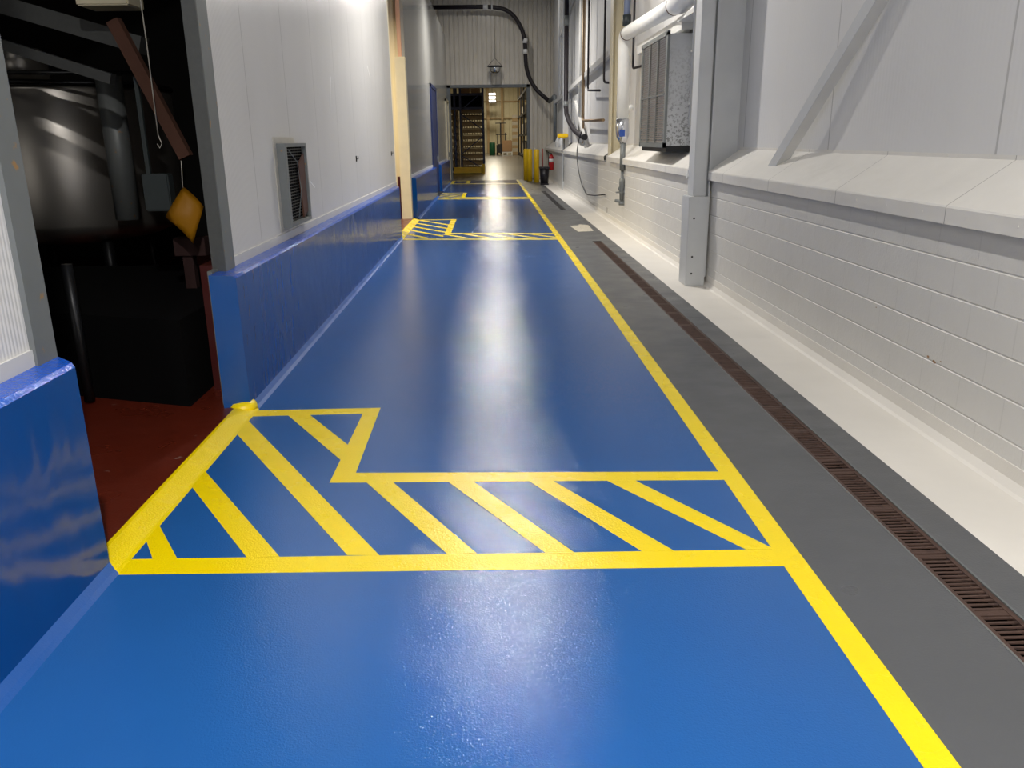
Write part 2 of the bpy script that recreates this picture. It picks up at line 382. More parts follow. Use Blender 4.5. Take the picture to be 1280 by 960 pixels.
# ceiling and outer shell
m = MB(); m.box(-12, 3.05, Y0, YB+.2, 9.5, 9.6); st('ceiling', m, 'ceiling_white')
m = MB(); m.box(-12.1, -12, Y0, YB, 0, 9.6); st('wall_outer', m, 'ceiling_white')
m = MB(); m.box(-12, 3.05, Y0-.1, Y0, 0, 9.6); st('wall_front', m, 'ceiling_white')
# warehouse shell
m = MB(); m.box(-12.1, -12, YB+.2, 113, 0, 10); m.box(8, 8.1, YB+.2, 113, 0, 10); st('wall_warehouse', m, 'cream_sheet')
m = MB(); m.box(-12, 8, YB+.2, 113, 10, 10.1); st('ceiling', m, 'cream_sheet')
m = MB(); corr(m, -12, 8, 0, 10, 112.5, .6, .04); st('wall_warehouse', m, 'cream_sheet')
m = MB()
for x in (-.1, 1.75, 4.2): m.box(x, x+.32, 112.1, 112.4, 0, 10)
m.box(-12, 8, 112.25, 112.4, 2.6+1.7, 2.75+1.7); m.box(-12, 8, 112.25, 112.4, 6.4, 6.52); st('trim_12', m, 'wood')
# ================================================================== FLOOR MARKINGS
def quadm(m, q, z=.0015):
    v = [m.b.verts.new((x, y, z)) for x, y in q]; w = [m.b.verts.new((x, y, 0)) for x, y in q]
    fs = [m.b.faces.new(v)]
    for i in range(len(q)): fs.append(m.b.faces.new((v[i], w[i], w[(i+1) % len(q)], v[(i+1) % len(q)])))
    bmesh.ops.recalc_face_normals(m.b, faces=fs)
m = MB(); quadm(m, [(1.197, Y0), (1.302, Y0), (1.302, 36.8), (1.197, 36.8)])
tag(m.build('painted_line', 'yellow_paint', origin=(1.25, 3, 0)), 'long yellow line between the blue walkway and the gray strip', 'floor marking')
m = MB()
quadm(m, [(-1.58, 3.07), (1.197, 3.0), (1.197, 3.145), (-1.58, 3.20)])
quadm(m, [(-.871, 3.985), (-.871, 3.98), (1.197, 3.90), (1.197, 4.008), (-.752, 4.104), (-.76, 5.22), (-1.60, 5.22), (-1.60, 5.10), (-.861, 5.107)])
quadm(m, [(-1.60, 3.19), (-1.58, 3.19), (-1.60, 5.11)])
for q in ([(-1.60, 3.40), (-1.483, 3.19), (-1.378, 3.19), (-1.60, 3.55)], [(-1.60, 3.99), (-1.081, 3.19), (-.94, 3.19), (-1.60, 4.20)],
          [(-1.60, 4.79), (-.648, 3.19), (-.508, 3.18), (-1.60, 5.04)], [(-1.351, 5.105), (-.869, 4.30), (-.865, 4.533), (-1.211, 5.108)],
          [(-.678, 3.976), (-.213, 3.175), (-.085, 3.175), (-.537, 3.968)], [(-.248, 3.96), (.211, 3.168), (.335, 3.165), (-.113, 3.952)],
          [(.178, 3.942), (.63, 3.158), (.769, 3.156), (.305, 3.936)], [(.585, 3.928), (1.083, 3.15), (1.197, 3.148), (1.197, 3.162), (.73, 3.922)]):
    quadm(m, q, .0012)
tag(m.build('hazard_marking', 'yellow_paint', origin=(0, 3.1, 0)), 'large L-shaped yellow hatched keep-clear marking at the near doorway', 'floor marking', 'hatched door markings')
def hazard2(y0, y1, yl, label, wy=.14):
    m = MB()
    quadm(m, [(-1.58, y0), (1.197, y0-.35), (1.197, y0-.35+wy), (-1.58, y0+wy)])
    quadm(m, [(-.87, y1+.15), (1.197, y1-.15), (1.197, y1), (-.75, y1+.3), (-.75, yl), (-1.60, yl), (-1.60, yl-.12), (-.87, yl-.12)])
    for k in range(5):
        a = yl-.15-k*(yl-y0-.3)/5; L = min(1.15, 9)
        b = max(a-1.2, y0+.1)
        x1 = -1.6+(a-b)/1.2*.73
        quadm(m, [(-1.6, a), (x1, b), (x1, b+.18), (-1.6, a+.18)], .0012)
    for k in range(5):
        x = -.95+k*.42; yt = y1+.15-.07*k; yb = y0+.12-.05*k-.02
        quadm(m, [(x, yt), (x+.48, yb), (x+.58, yb), (x+.12, yt)], .0012)
    return tag(m.build('hazard_marking', 'yellow_paint', origin=(0, y0, 0)), label, 'floor marking', 'hatched door markings')
hazard2(14.92, 15.60, 18.75, 'middle yellow hatched marking on the blue floor by the cream doorway')
hazard2(25.3, 25.75, 28.3, 'far yellow hatched marking on the blue floor by the blue door', .2)
m = MB(); quadm(m, [(-1.58, 34.2), (1.197, 33.6), (1.197, 33.9), (-1.58, 34.5)]); quadm(m, [(-1.6, 34.6), (-1.45, 34.6), (-1.45, 36.7), (-1.6, 36.7)]); quadm(m, [(-1.4, 36.6), (-.95, 36.6), (-.95, 34.8), (-.8, 34.8), (-.8, 36.8), (-1.4, 36.8)])
tag(m.build('hazard_marking', 'yellow_paint', origin=(0, 34, 0)), 'last yellow marking before the warehouse opening at the end', 'floor marking', 'hatched door markings')
m = MB(); m.prism([(1.70, 15.75), (2.0, 15.85), (2.03, 17.0), (1.86, 17.15), (1.82, 16.95), (1.64, 16.85)], 0, .004, axis=2)
tag(m.build('floor_patch', 'paper', origin=(1.85, 16.4, 0)), 'worn whitish patch with dark specks on the gray floor strip', 'patch')
# ================================================================== DRAIN GRATES
ords = ['first', 'second', 'third', 'fourth', 'fifth', 'sixth', 'seventh', 'eighth', 'ninth', 'tenth', 'eleventh', 'twelfth', 'thirteenth', 'fourteenth', 'fifteenth', 'sixteenth']
seams = [.62, 1.26, 2.17, 3.08, 3.99, 4.17, 5.07, 5.98, 6.99, 8.15, 9.1, 10.1, 11.1, 12.1, 13.1, 14.22]
def grate(y0, y1, label, group, mat='drain_iron'):
    x0, x1 = DX0+.002, DX1-.002; g = .006
    m = MB(); zt = -.004
    m.box(x0, x0+.02, y0+g, y1-g, -.035, zt); m.box(x1-.02, x1, y0+g, y1-g, -.035, zt)
    m.box(x0+.02, x1-.02, y0+g, y0+g+.018, -.035, zt-.001); m.box(x0+.02, x1-.02, y1-g-.018, y1-g, -.035, zt-.001)
    L = y1-y0; n = int((L-.05)/.029)
    for k in range(n):
        y = y0+.033+k*(L-.062)/max(n-1, 1)
        w = .0055
        if n > 20 and k in (n//2,): w = .016
        m.box(x0+.02, x1-.02, y-w, y+w, -.012, zt-.002)
    return tag(m.build('drain_grate', mat, origin=((x0+x1)/2, (y0+y1)/2, 0)), label, 'drain grate', group)
for i in range(len(seams)-1):
    if i == 0: lb = 'rusty slotted trench grate nearest the camera, cut by the frame edge'
    elif i == 4: lb = 'very short rusty trench grate piece between two full grates'
    else: lb = 'rusty slotted drain grate, %s along the trench from the near end' % ords[i]
    if seams[i+1] < 1.3: continue
    grate(seams[i], seams[i+1], lb, 'trench drain grates')
for i in range(7):
    grate(21.0+i*1.08, 21.0+(i+1)*1.08, 'dark far drain grate, %s in the distant second trench' % ords[i], 'far trench drain grates', 'rack_dark')
m = MB()
for (y0, y1) in ((.6, 14.25), (20.9, 28.6)):
    m.box(DX0-.008, DX0+.001, y0, y1, -.03, .0015); m.box(DX1-.001, DX1+.008, y0, y1, -.03, .0015)
st('trim_13', m, 'galvanised')
# ================================================================== LEFT WALL DETAILS
# recessed wall vent with grille
t = thing('wall_vent', 'grey metal wall vent with a torn dark grille above the blue curb', 'vent', (-1.76, 7.45, 1.0))
m = MB(); m.box(-1.76, -1.752, 6.98, 7.72, .99, 1.76, .003); m.build('back_plate', 'off_white', t)
m = MB(); m.box(-1.752, -1.685, 7.86, 7.90, 1.02, 1.71); m.box(-1.752, -1.685, 7.13, 7.86, 1.68, 1.71); m.box(-1.752, -1.685, 7.13, 7.86, 1.02, 1.05)
m.box(-1.752, -1.683, 7.06, 7.13, 1.02, 1.71)
m.build('frame', 'galvanised', t)
m = MB()
for k in range(24): m.box(-1.75, -1.72, 7.135, 7.86, 1.06+k*.026, 1.066+k*.026)
for k in range(9): m.box(-1.749, -1.721, 7.165+k*.085, 7.170+k*.085, 1.05, 1.68)
g = m.build('grille', 'dark_steel', t)
m = MB(); m.box(-1.7515, -1.748, 7.135, 7.86, 1.05, 1.68); m.build('filter', 'black_matt', g)
m = MB(); m.tube([(-1.70, 7.25, 1.66), (-1.69, 7.5, 1.55), (-1.70, 7.62, 1.3), (-1.70, 7.45, 1.08)], .004, 5); m.build('wire', 'galvanised', t)
m = MB(); m.prism([(7.60, 1.52), (7.84, 1.62), (7.84, 1.10), (7.66, 1.06)], -1.715, -1.700, axis=0); m.build('bent_flap', 'rust', t)
for (y, z, lb) in ((11.28, 1.50, 'small dark hook on the white wall panel right of the vent'), (15.38, 1.50, 'small dark bracket at the far end of the near white wall')):
    m = MB(); m.box(-1.76, -1.748, y-.02, y+.02, z-.04, z+.035, .003); m.tube([(-1.75, y, z), (-1.73, y, z-.01), (-1.73, y, z+.03)], .006, 6)
    tag(m.build('wall_hook', 'dark_steel', origin=(-1.76, y, z)), lb, 'hook', 'wall hooks')
# ================================================================== PROCESS ROOM (dark)
t = thing('steel_tank', 'large polished stainless steel tank standing in the dark room', 'tank', (-4.7, 9.6, .8))
m = MB(); m.lathe([(.35, .66), (.9, .74), (1.18, .86), (1.2, .92), (1.2, 2.24), (1.17, 2.30), (.95, 2.34)], (-4.75, 9.6, 0), 48); m.build('shell', 'stainless', t)
m = MB(); m.lathe([(1.21, 2.28), (1.225, 2.30), (1.21, 2.33)], (-4.75, 9.6, 0), 48); m.build('rim', 'dark_steel', t)
m = MB(); m.lathe([(.26, 2.34), (.26, 2.62), (.2, 2.66)], (-4.75, 9.0, 0), 24); m.build('neck', 'stainless', t)
for a in range(4):
    x = -4.75+.85*math.cos(a*1.57+.8); y = 9.6+.85*math.sin(a*1.57+.8)
    m = MB(); m.tube([(x, y, .03), (x, y, .8)], .06, 12); m.build('leg', 'dark_steel', t)
t = thing('shade_block', 'black low block put in for the shade behind the red floor in the dark room', 'machine', (-3.6, 6.9, .03))
m = MB(); m.prism([(-6.9, 6.9), (-2.03, 5.24), (-2.03, 7.8), (-6.9, 7.8)], .03, .62, axis=2); m.build('plinth', 'black_matt', t)  # black block put in where the red floor falls into shade
m = MB(); m.tube([(-2.75, 5.36, .05), (-2.75, 5.36, .98)], .035, 12); m.build('pipe', 'dark_steel', t)  # added tube in place of a highlight on dark metal
t = thing('strip_tube', 'dull grey vertical tube added for a bright reflection strip beside the steel tank', 'duct', (-3.3, 7.6, 1))
m = MB(); m.tube([(-3.36, 7.8, 1.05), (-3.36, 7.8, 2.3)], .11, 16); m.build('duct', 'galvanised', t)  # added shape carrying the tank's second bright reflection strip
t = thing('warning_sheet', 'yellow plastic sheet hanging crookedly in the dark doorway', 'sheet', (-2.24, 6.2, 1.2))
m = MB(); a = [(-2.25, 1.42), (-2.12, 1.27), (-2.215, 1.00), (-2.395, 1.20)]
pts = []
n = 6
for i in range(n+1):
    for j in range(n+1):
        u, v = i/n, j/n
        x = (a[0][0]*(1-u)+a[1][0]*u)*(1-v)+(a[3][0]*(1-u)+a[2][0]*u)*v
        zz = (a[0][1]*(1-u)+a[1][1]*u)*(1-v)+(a[3][1]*(1-u)+a[2][1]*u)*v
        pts.append(m.b.verts.new((x, 6.2+.03*math.sin(u*3)+.02*math.cos(v*4), zz)))
for i in range(n):
    for j in range(n):
        k = i*(n+1)+j; m.b.faces.new((pts[k], pts[k+1], pts[k+n+2], pts[k+n+1])).smooth = True
bmesh.ops.solidify(m.b, geom=m.b.faces[:], thickness=.006)
m.build('sheet', 'sign_yellow', t)
m = MB(); m.tube([(-2.25, 6.21, 1.41), (-2.24, 6.22, 1.6)], .004, 5); m.build('string', 'off_white', t)
m = MB(); m.box(-2.41, -2.33, 6.46, 6.54, .621, .88); m.box(-2.46, -2.22, 6.44, 6.56, .88, 1.02)
tag(m.build('red_post', 'post_red', origin=(-2.37, 6.5, .621)), 'dark red post with a head block below the yellow sheet', 'post')
m = MB(); m.box(-2.66, -2.46, 6.5, 6.62, 1.22, 1.5, .01); m.box(-2.63, -2.60, 6.53, 6.56, 1.5, 2.2)
tag(m.build('control_box', 'dark_green_gray', origin=(-2.55, 6.55, 1.2)), 'grey control box hanging left of the yellow sheet', 'control box')
m = MB(); m.bar((-2.70, 6.5, 2.58), (-2.30, 6.5, 1.62), .09, .08, (1, 0, 0))
tag(m.build('rusty_brace', 'rust', origin=(-2.5, 6.5, 2.0)), 'rust brown diagonal steel brace in the dark room', 'brace')
m = MB(); m.tube([(-2.385, 6.2, 3.4), (-2.37, 6.2, 2.4), (-2.375, 6.2, 1.78)], .0045, 5); m.tube([(-2.375, 6.2, 1.78), (-2.355, 6.2, 1.72), (-2.375, 6.2, 1.69), (-2.39, 6.2, 1.72)], .004, 5)
tag(m.build('hanging_rope', 'off_white', origin=(-2.38, 6.2, 3.4)), 'thin rope with a hooked end hanging in the dark doorway', 'rope')
m = MB(); m.tube([(-6.5, 8.2, 2.34), (-3.2, 8.2, 2.26)], .02, 8); m.tube([(-6.5, 8.25, 2.40), (-3.2, 8.25, 2.36)], .018, 8)
tag(m.build('tank_pipes', 'dark_steel', origin=(-4.5, 8.2, 2.3)), 'pair of dark horizontal pipes passing over the steel tank', 'pipe')
m = MB(); m.bar((-4.6, 7, 3.02), (-2.7, 7, 2.46), .13, .16); m.bar((-4.6, 7.05, 2.74), (-3.0, 7.05, 2.22), .08, .1)
tag(m.build('overhead_beam', 'galvanised_dark', origin=(-3.6, 7, 2.7)), 'grey sloping overhead beams at the top of the dark doorway', 'beam')
m = MB(); m.box(-3.0, -2.62, 6.6, 6.9, 2.70, 3.3, .01)
tag(m.build('ceiling_box', 'cream_paint', origin=(-2.8, 6.75, 2.7)), 'beige box high in the dark room above the rope', 'box')
# ================================================================== RIGHT WALL : columns, braces
def column(x0, x1, ya, yb, zb, label, mat, top=9.4):
    t = thing('steel_column', label, 'column', ((x0+x1)/2, ya, 0), 'columns along the right wall')
    return t
t = column(2.35, 2.9, 9.7, 10, 1.05, 'nearest grey steel column with boxed foot on the right wall', '')
m = MB(); m.box(2.335, 2.56, 9.66, 10.02, 0, 1.05, .008); m.build('base_casing', 'column_paint', t)
m = MB(); m.box(2.385, 2.53, 9.70, 9.98, 1.05, 9.4, .008); m.box(2.53, 2.56, 9.78, 9.9, 1.05, 9.4); m.build('flange', 'column_paint', t)
m = MB(); m.box(2.562, 2.585, 9.70, 9.98, 0.1, 9.4, .004); m.box(2.585, 2.9, 9.80, 9.84, 1.2, 9.4); m.build('web', 'column_paint', t)
m = MB()
for z in (.15, .35, .8): m.tube([(2.40, 9.655, z), (2.40, 9.665, z)], .012, 8)
m.build('bolt', 'dark_steel', t)
t = column(2.6, 2.88, 18.2, 18.5, 1.05, 'cream steel column with a rusty foot behind the white pipe', '')
m = MB(); m.box(2.62, 2.64, 18.15, 18.5, .03, 9.4); m.box(2.64, 2.9, 18.3, 18.34, .25, 9.4); m.box(2.83, 2.86, 18.15, 18.5, .25, 9.4); m.build('shaft', 'cream_paint', t)
m = MB(); m.box(2.60, 2.88, 18.26, 18.33, .0, .25); m.build('rusty_foot', 'rust', t)
t = column(2.57, 2.77, 29.1, 29.3, 1.8, 'slim grey far column in front of the block wall', '')
m = MB(); m.box(2.57, 2.76, 29.1, 29.3, 0, 9.4, .01); m.build('shaft', 'column_paint', t)
m = MB(); m.box(2.55, 2.79, 29.05, 29.35, 0, .25, .01); m.build('foot', 'column_paint', t)
m = MB(); m.tube([(2.60, 29.0, .3), (2.60, 29.0, 1.7)], .02, 8); m.build('conduit', 'galvanised_dark', t)
m = MB(); m.box(2.36, 2.72, 28.8, 29.05, 1.74, 1.88, .03)
tag(m.build('lever_cap', 'yellow_plastic', origin=(2.55, 28.9, 1.74)), 'small yellow cap at the top of the slim far column', 'cap')
def brace(a, b, label, w=.12, d=.07, mat='column_paint'):
    m = MB(); m.bar(a, b, w, d, (0, 0, 1)); A = Vector(a)
    return m
t = thing('diagonal_brace', 'grey angle-steel brace rising from the near ledge, closest to camera', 'brace', (2.7, 7.95, 1.43), 'wall braces')
a_, b_ = Vector((2.70, 8.02, 1.40)), Vector((2.855, 5.48, 3.34))
dv = (b_-a_).normalized(); nv = Vector((0, dv.z, -dv.y))
if nv.z < 0: nv = -nv
m = MB(); m.bar(a_, b_, .115, .012, nv); m.build('face_leg', 'column_paint', t)
m = MB(); m.bar(a_+Vector((.045, 0, 0))-nv*.052, b_+Vector((.045, 0, 0))-nv*.052, .012, .09, nv); m.build('side_leg', 'white_paint', t)
m = MB(); m.bar((2.78, 18.75, 3.56), (2.78, 35.4, 3.12), .13, .1); tag(m.build('wall_girt', 'white_paint', origin=(2.78, 27, 3.3)), 'long sloping white steel tube across the far right wall', 'brace', 'wall braces')
m = MB(); m.bar((2.76, 26.9, 2.8), (2.76, 23.7, 1.42), .12, .08); tag(m.build('diagonal_brace', 'white_paint', origin=(2.76, 24, 1.42)), 'pale leaning brace standing on the far ledge', 'brace', 'wall braces')
m = MB(); m.bar((2.84, 34.4, 5.3), (2.84, 21.5, 7.0), .1, .08); tag(m.build('diagonal_brace', 'white_paint', origin=(2.76, 30, 6)), 'high white diagonal brace near the far right corner', 'brace', 'wall braces')
# ------------------------------------------------------------------ cooling unit
t = thing('cooling_unit', 'large speckled grey ventilation unit with louvred front on right wall', 'ventilation unit', (2.68, 12.7, 1.52))
m = MB(); m.box(2.46, 2.9, 11.72, 13.6, 1.60, 3.05, .01); m.build('casing', 'unit_case', t)
m = MB()
for j, (y0, y1) in enumerate(((11.8, 12.35), (12.40, 12.95), (13.0, 13.52))):
    for k in range(44): m.prism([(2.435, 1.66+k*.031), (2.46, 1.675+k*.031), (2.46, 1.678+k*.031), (2.435, 1.664+k*.031)], y0, y1)
m.build('louvres', 'louvre', t)
m = MB(); m.box(2.43, 2.465, 11.70, 11.79, 1.58, 3.07); m.box(2.43, 2.465, 13.53, 13.62, 1.58, 3.07); m.box(2.43, 2.465, 11.7, 13.62, 1.58, 1.645); m.box(2.43, 2.465, 11.7, 13.62, 3.03, 3.09)
for y in (12.375, 12.975): m.box(2.43, 2.465, y-.025, y+.025, 1.6, 3.05)
m.box(2.43, 2.465, 11.75, 13.6, 2.28, 2.30)
m.build('frame', 'galvanised', t)
m = MB(); m.box(2.47, 2.88, 11.74, 13.58, 1.52, 1.60); m.build('drip_tray', 'dark_steel', t)
m = MB(); m.box(2.56, 2.88, 10.7, 11.75, 3.19, 3.24); m.box(2.62, 2.9, 11.75, 15.2, 3.10, 3.26)
tag(m.build('support_rail', 'white_paint', origin=(2.6, 12, 3.2)), 'white support rail above the ventilation unit', 'rail')
m = MB(); m.box(2.60, 2.78, 10.6, 10.85, 1.62, 1.82, .02); m.mi = 1; m.box(2.585, 2.60, 10.68, 10.72, 1.68, 1.76)
tag(m.build('junction_box', ['dark_green_gray', 'red_gloss'], origin=(2.68, 10.7, 1.6)), 'dark junction box with a red switch under the conduits', 'junction box')
for x, z0, lb in ((2.47, 1.86, 'left thin white conduit beside the nearest column'), (2.53, 1.80, 'right thin white conduit against the nearest column')):
    m = MB(); m.tube([(x+.03, 10.5, z0), (x+.03, 10.5, 9.3)], .02, 10)
    for z in (2.1, 2.7, 3.3): m.box(x+.005, x+.055, 10.49, 10.53, z, z+.02)
    tag(m.build('conduit', 'white_paint', origin=(x+.03, 10.5, z0)), lb, 'conduit', 'white conduits')
m = MB(); m.tube(arc([(2.60, 10.7, 1.62), (2.56, 10.65, 1.40), (2.50, 10.6, 1.18), (2.55, 10.6, 1.28), (2.60, 10.6, 1.58)], .1), .007, 6); m.tube([(2.56, 10.62, 1.45), (2.54, 10.6, 1.2), (2.545, 10.6, .85)], .008, 6)
tag(m.build('loose_cable', 'white_gloss', origin=(2.55, 10.6, 1.6)), 'looped white cable hanging below the ventilation unit', 'cable')
# ------------------------------------------------------------------ insulated white pipe
t = thing('insulated_pipe', 'thick white insulated pipe with elbow running past the ventilation unit', 'pipe', (2.55, 16.1, .48))
m = MB(); m.tube(arc([(2.53, 16.0, 1.98), (2.53, 16.0, 3.52), (2.56, 11.9, 3.42)], .22, 8), .115, 20); m.build('pipe_cover', 'white_insulation', t)
m = MB(); m.tube([(2.56, 11.95, 3.42), (2.56, 11.6, 3.43), (2.58, 11.0, 3.5), (2.60, 10.82, 4.0), (2.60, 10.82, 9.3)], [.12, .165, .165, .165, .165], 20); m.build('wide_cover', 'white_gloss', t)
m = MB(); m.tube([(2.56, 11.98, 3.42), (2.56, 11.93, 3.42)], .122, 20); m.build('band', 'rust', t)
m = MB(); m.tube([(2.53, 15.76, 3.51), (2.53, 15.72, 3.51)], .118, 20); m.build('band', 'rust', t)
m = MB(); m.tube([(2.53, 16, 2.06), (2.53, 16, 1.9), (2.54, 16, 1.75), (2.55, 16, 1.62)], [.12, .128, .12, .06], 16); fo = m.build('foil_wrap', 'silver_foil', t)
m = MB(); m.box(2.46, 2.56, 15.868, 15.885, 1.74, 1.86); m.build('tape', 'blue_tape', fo)
m = MB(); m.tube([(2.55, 16, 1.64), (2.55, 16, 1.12)], .052, 16); m.build('bare_pipe', 'galvanised', t)
m = MB(); m.tube([(2.55, 16, 1.14), (2.55, 16, .98), (2.55, 16, .96), (2.55, 16, .9), (2.55, 16, .56)], [.03, .03, .055, .055, .04], 12)
m.tube([(2.55, 15.98, .78), (2.55, 16.02, .78)], .07, 12); m.box(2.44, 2.66, 15.96, 16.04, .70, .725); m.tube([(2.55, 16, .72), (2.68, 16, .72)], .035, 10); m.tube([(2.68, 16, .78), (2.68, 16, .5)], .022, 10); m.tube([(2.42, 16, .56), (2.64, 16, .53)], .03, 10); m.tube([(2.5, 16, .50), (2.62, 16, .50)], .035, 10)
v = m.build('valve', 'galvanised', t)
m = MB(); m.tube([(2.72, 16, 2.26), (2.58, 16, 2.26)], .055, 12); m.build('branch', 'white_insulation', t)
m = MB(); m.tube([(2.66, 16.6, 3.9), (2.66, 16.6, 9.3)], .062, 14); t2 = tag(m.build('plastic_pipe', 'pale_blue_pipe', origin=(2.66, 16.6, 3.75)), 'pale blue vertical pipe above the white pipe elbow', 'pipe')
m = MB(); m.tube([(2.66, 16.6, 3.74), (2.66, 16.6, 3.93)], .078, 14); m.build('collar', 'dark_green_gray', t2)
# small pipes
def ptube(name, pts, r, mat, label, cat='pipe', rad=.15, group=None):
    m = MB(); m.tube(arc(pts, rad), r, 10)
    return tag(m.build(name, mat, origin=pts[-1]), label, cat, group)
ptube('drop_pipe', [(2.78, 16.5, 9.3), (2.78, 16.5, 2.98), (2.86, 15.9, 2.98)], .022, 'pipe_black', 'black drop pipe turning toward the louvred unit', group='thin drop pipes', rad=.08)
ptube('drop_pipe', [(2.68, 19.8, 9.3), (2.68, 19.8, 2.94), (2.82, 19.4, 2.90)], .026, 'pipe_black', 'dark drop pipe with a short elbow beside the cream column', group='thin drop pipes', rad=.1)
ptube('drop_pipe', [(2.70, 23.1, 9.3), (2.70, 23.1, 2.95), (2.72, 20.8, 2.82)], .028, 'pipe_black', 'dark drop pipe with a long foot, left of the tan pipes', group='thin drop pipes', rad=.1)
ptube('tan_pipe', [(2.79, 24.9, 9.3), (2.79, 24.9, 1.58)], .032, 'copper', 'tan vertical pipe ending above the far ledge', group='tan pipes')
ptube('tan_pipe', [(2.70, 24.3, 9.3), (2.70, 24.3, 2.2), (2.70, 19.9, 2.12)], .034, 'copper', 'tan pipe with a horizontal branch toward the cream column', group='tan pipes')
ptube('vertical_duct', [(2.80, 25.7, 9.3), (2.80, 25.7, 1.75)], .075, 'white_paint', 'white vertical duct behind the tan pipes', cat='duct')
ptube('corner_conduit', [(2.80, 33.2, 9.3), (2.80, 33.2, 3.3)], .07, 'white_gloss', 'white vertical pipe near the far right corner, left one', group='white corner pipes')
ptube('corner_conduit', [(2.80, 31.2, 9.3), (2.80, 31.2, 3.2)], .09, 'white_gloss', 'wider white vertical pipe left of the black hose', group='white corner pipes')
ptube('corner_conduit', [(2.75, 34.9, 3.4), (2.75, 34.9, 1.6)], .07, 'gray_frame', 'dark grey vertical pipe at the far end of the right wall', group='white corner pipes')
t = thing('black_hose', 'thick black vertical hose curving in at its lower end', 'hose', (2.6, 28, 2.0))
m = MB(); m.tube([(2.6, 28.4, 9.3), (2.6, 28.4, 2.75), (2.6, 28.2, 2.5), (2.62, 27.4, 2.22), (2.64, 26.0, 1.95), (2.66, 24.2, 1.78), (2.67, 23.6, 1.76)], .075, 14); m.build('hose', 'pipe_black', t)
m = MB(); m.tube([(2.6, 28.4, 2.68), (2.6, 28.4, 2.9)], .08, 14); m.build('coupling', 'galvanised', t)
m = MB(); m.tube([(2.6, 28.4, 5.2), (2.6, 28.4, 5.5)], .08, 14); m.build('coupling', 'galvanised', t)
m = MB(); m.tube([(2.665, 23.65, 1.76), (2.67, 23.4, 1.75)], .085, 14); m.build('end_fitting', 'black_rubber', t)
pts = [(2.6, 23.6, 1.9), (2.55, 24.0, 1.62), (2.5, 23.9, 1.3), (2.5, 23.5, .9), (2.5, 22.6, .55), (2.5, 21.4, .33), (2.5, 19.6, .42), (2.56, 18.4, .52)]
m = MB(); m.tube(arc(pts, .3, 4), .014, 8); tag(m.build('hanging_cable', 'black_rubber', origin=(2.5, 22, .4)), 'thin black cable drooping across the far block wall', 'cable')
t = thing('suspended_hose', 'large black pipe crossing the end wall and curving down right', 'pipe', (1.7, 37.5, 5))
m = MB(); m.tube(arc([(-2.6, 37.3, 7.05), (.3, 37.3, 7.05), (.85, 37.3, 6.95), (1.22, 37.3, 6.68), (1.5, 37.3, 6.25), (1.65, 37.3, 5.75), (1.66, 37.3, 5.2), (1.70, 37.3, 4.6), (1.86, 37.3, 4.15), (2.15, 37.2, 3.70), (2.68, 37.0, 3.25)], .3, 5), .085, 14); m.build('hose', 'pipe_black', t)
for a, b in (((-.1, 7.05), (.1, 7.05)), ((.24, 7.05), (.30, 7.05)), ((1.65, 5.62), (1.66, 5.82)), ((1.66, 5.2), (1.66, 5.38))):
    m = MB(); m.tube([(a[0], 37.3, a[1]), (b[0], 37.3, b[1])], .1, 14); m.build('coupling', 'white_gloss', t)
m = MB(); m.tube([(2.66, 37.0, 3.24), (2.88, 36.6, 3.48)], .08, 12); m.build('end_fitting', 'galvanised', t)
for k, (y, lb) in enumerate(((33.0, 'left white lump resting on the far ledge'), (31.4, 'right white lump resting on the far ledge'))):
    m = MB(); m.tube([(2.72, y, 1.40), (2.70, y, 1.62), (2.72, y, 1.78)], [.10, .09, .03], 10)
    tag(m.build('wrapped_fitting', 'white_gloss', origin=(2.72, y, 1.4)), lb, 'fitting', 'fittings on the far ledge')
# ================================================================== FAR END
t = thing('safety_mirror', 'half-dome safety mirror hanging on the corrugated end wall', 'mirror', (.36, 37.5, 4.4))
m = MB(); m.lathe([(.0, -.30), (.1, -.29), (.2, -.24), (.27, -.15), (.30, 0), (.0, .01)], (.36, 37.5, 4.72), 24); m.build('dome', 'mirror', t)
m = MB(); m.lathe([(.30, -.02), (.33, -.01), (.33, .02), (.30, .03)], (.36, 37.5, 4.72), 24); m.build('rim', 'dark_steel', t)
m = MB()
for x in (.05, .67): m.tube([(x, 37.5, 4.74), (.36, 37.5, 5.06)], .008, 5)
m.tube([(.36, 37.5, 5.06), (.36, 37.5, 8.0)], .006, 5); m.build('hanger', 'dark_steel', t)
def bollard(x, y, label, h=1.32):
    m = MB(); m.lathe([(.11, 0), (.11, h-.05), (.08, h-.01), (.0, h)], (x, y, 0), 18)
    o = m.build('bollard', 'yellow_plastic', origin=(x, y, 0)); tag(o, label, 'bollard', 'yellow bollards')
bollard(1.62, 36.4, 'left yellow bollard at the warehouse opening'); bollard(1.73, 35.5, 'middle yellow bollard overlapping the left one'); bollard(1.955, 34.3, 'right yellow bollard standing apart by the corrugated wall')
t = thing('waste_bin', 'black bin with a pole standing right of the bollards', 'bin', (2.16, 32.6, 0))
m = MB(); m.lathe([(.15, .06), (.19, .62)], (2.16, 32.6, 0), 16); m.build('body', 'black_rubber', t)
m = MB(); m.box(1.96, 2.36, 32.4, 32.8, .60, .68, .02); m.build('lid', 'black_rubber', t)
m = MB(); m.tube([(2.1, 32.7, .6), (2.1, 32.75, 1.35)], .02, 8); m.build('pole', 'copper_red', t)
m = MB(); m.box(2.0, 2.32, 32.45, 32.75, 0, .06, .01); m.build('base', 'black_rubber', t)
t = thing('fire_extinguisher', 'red fire extinguisher mounted on the far right wall', 'fire extinguisher', (2.5, 33.6, .5))
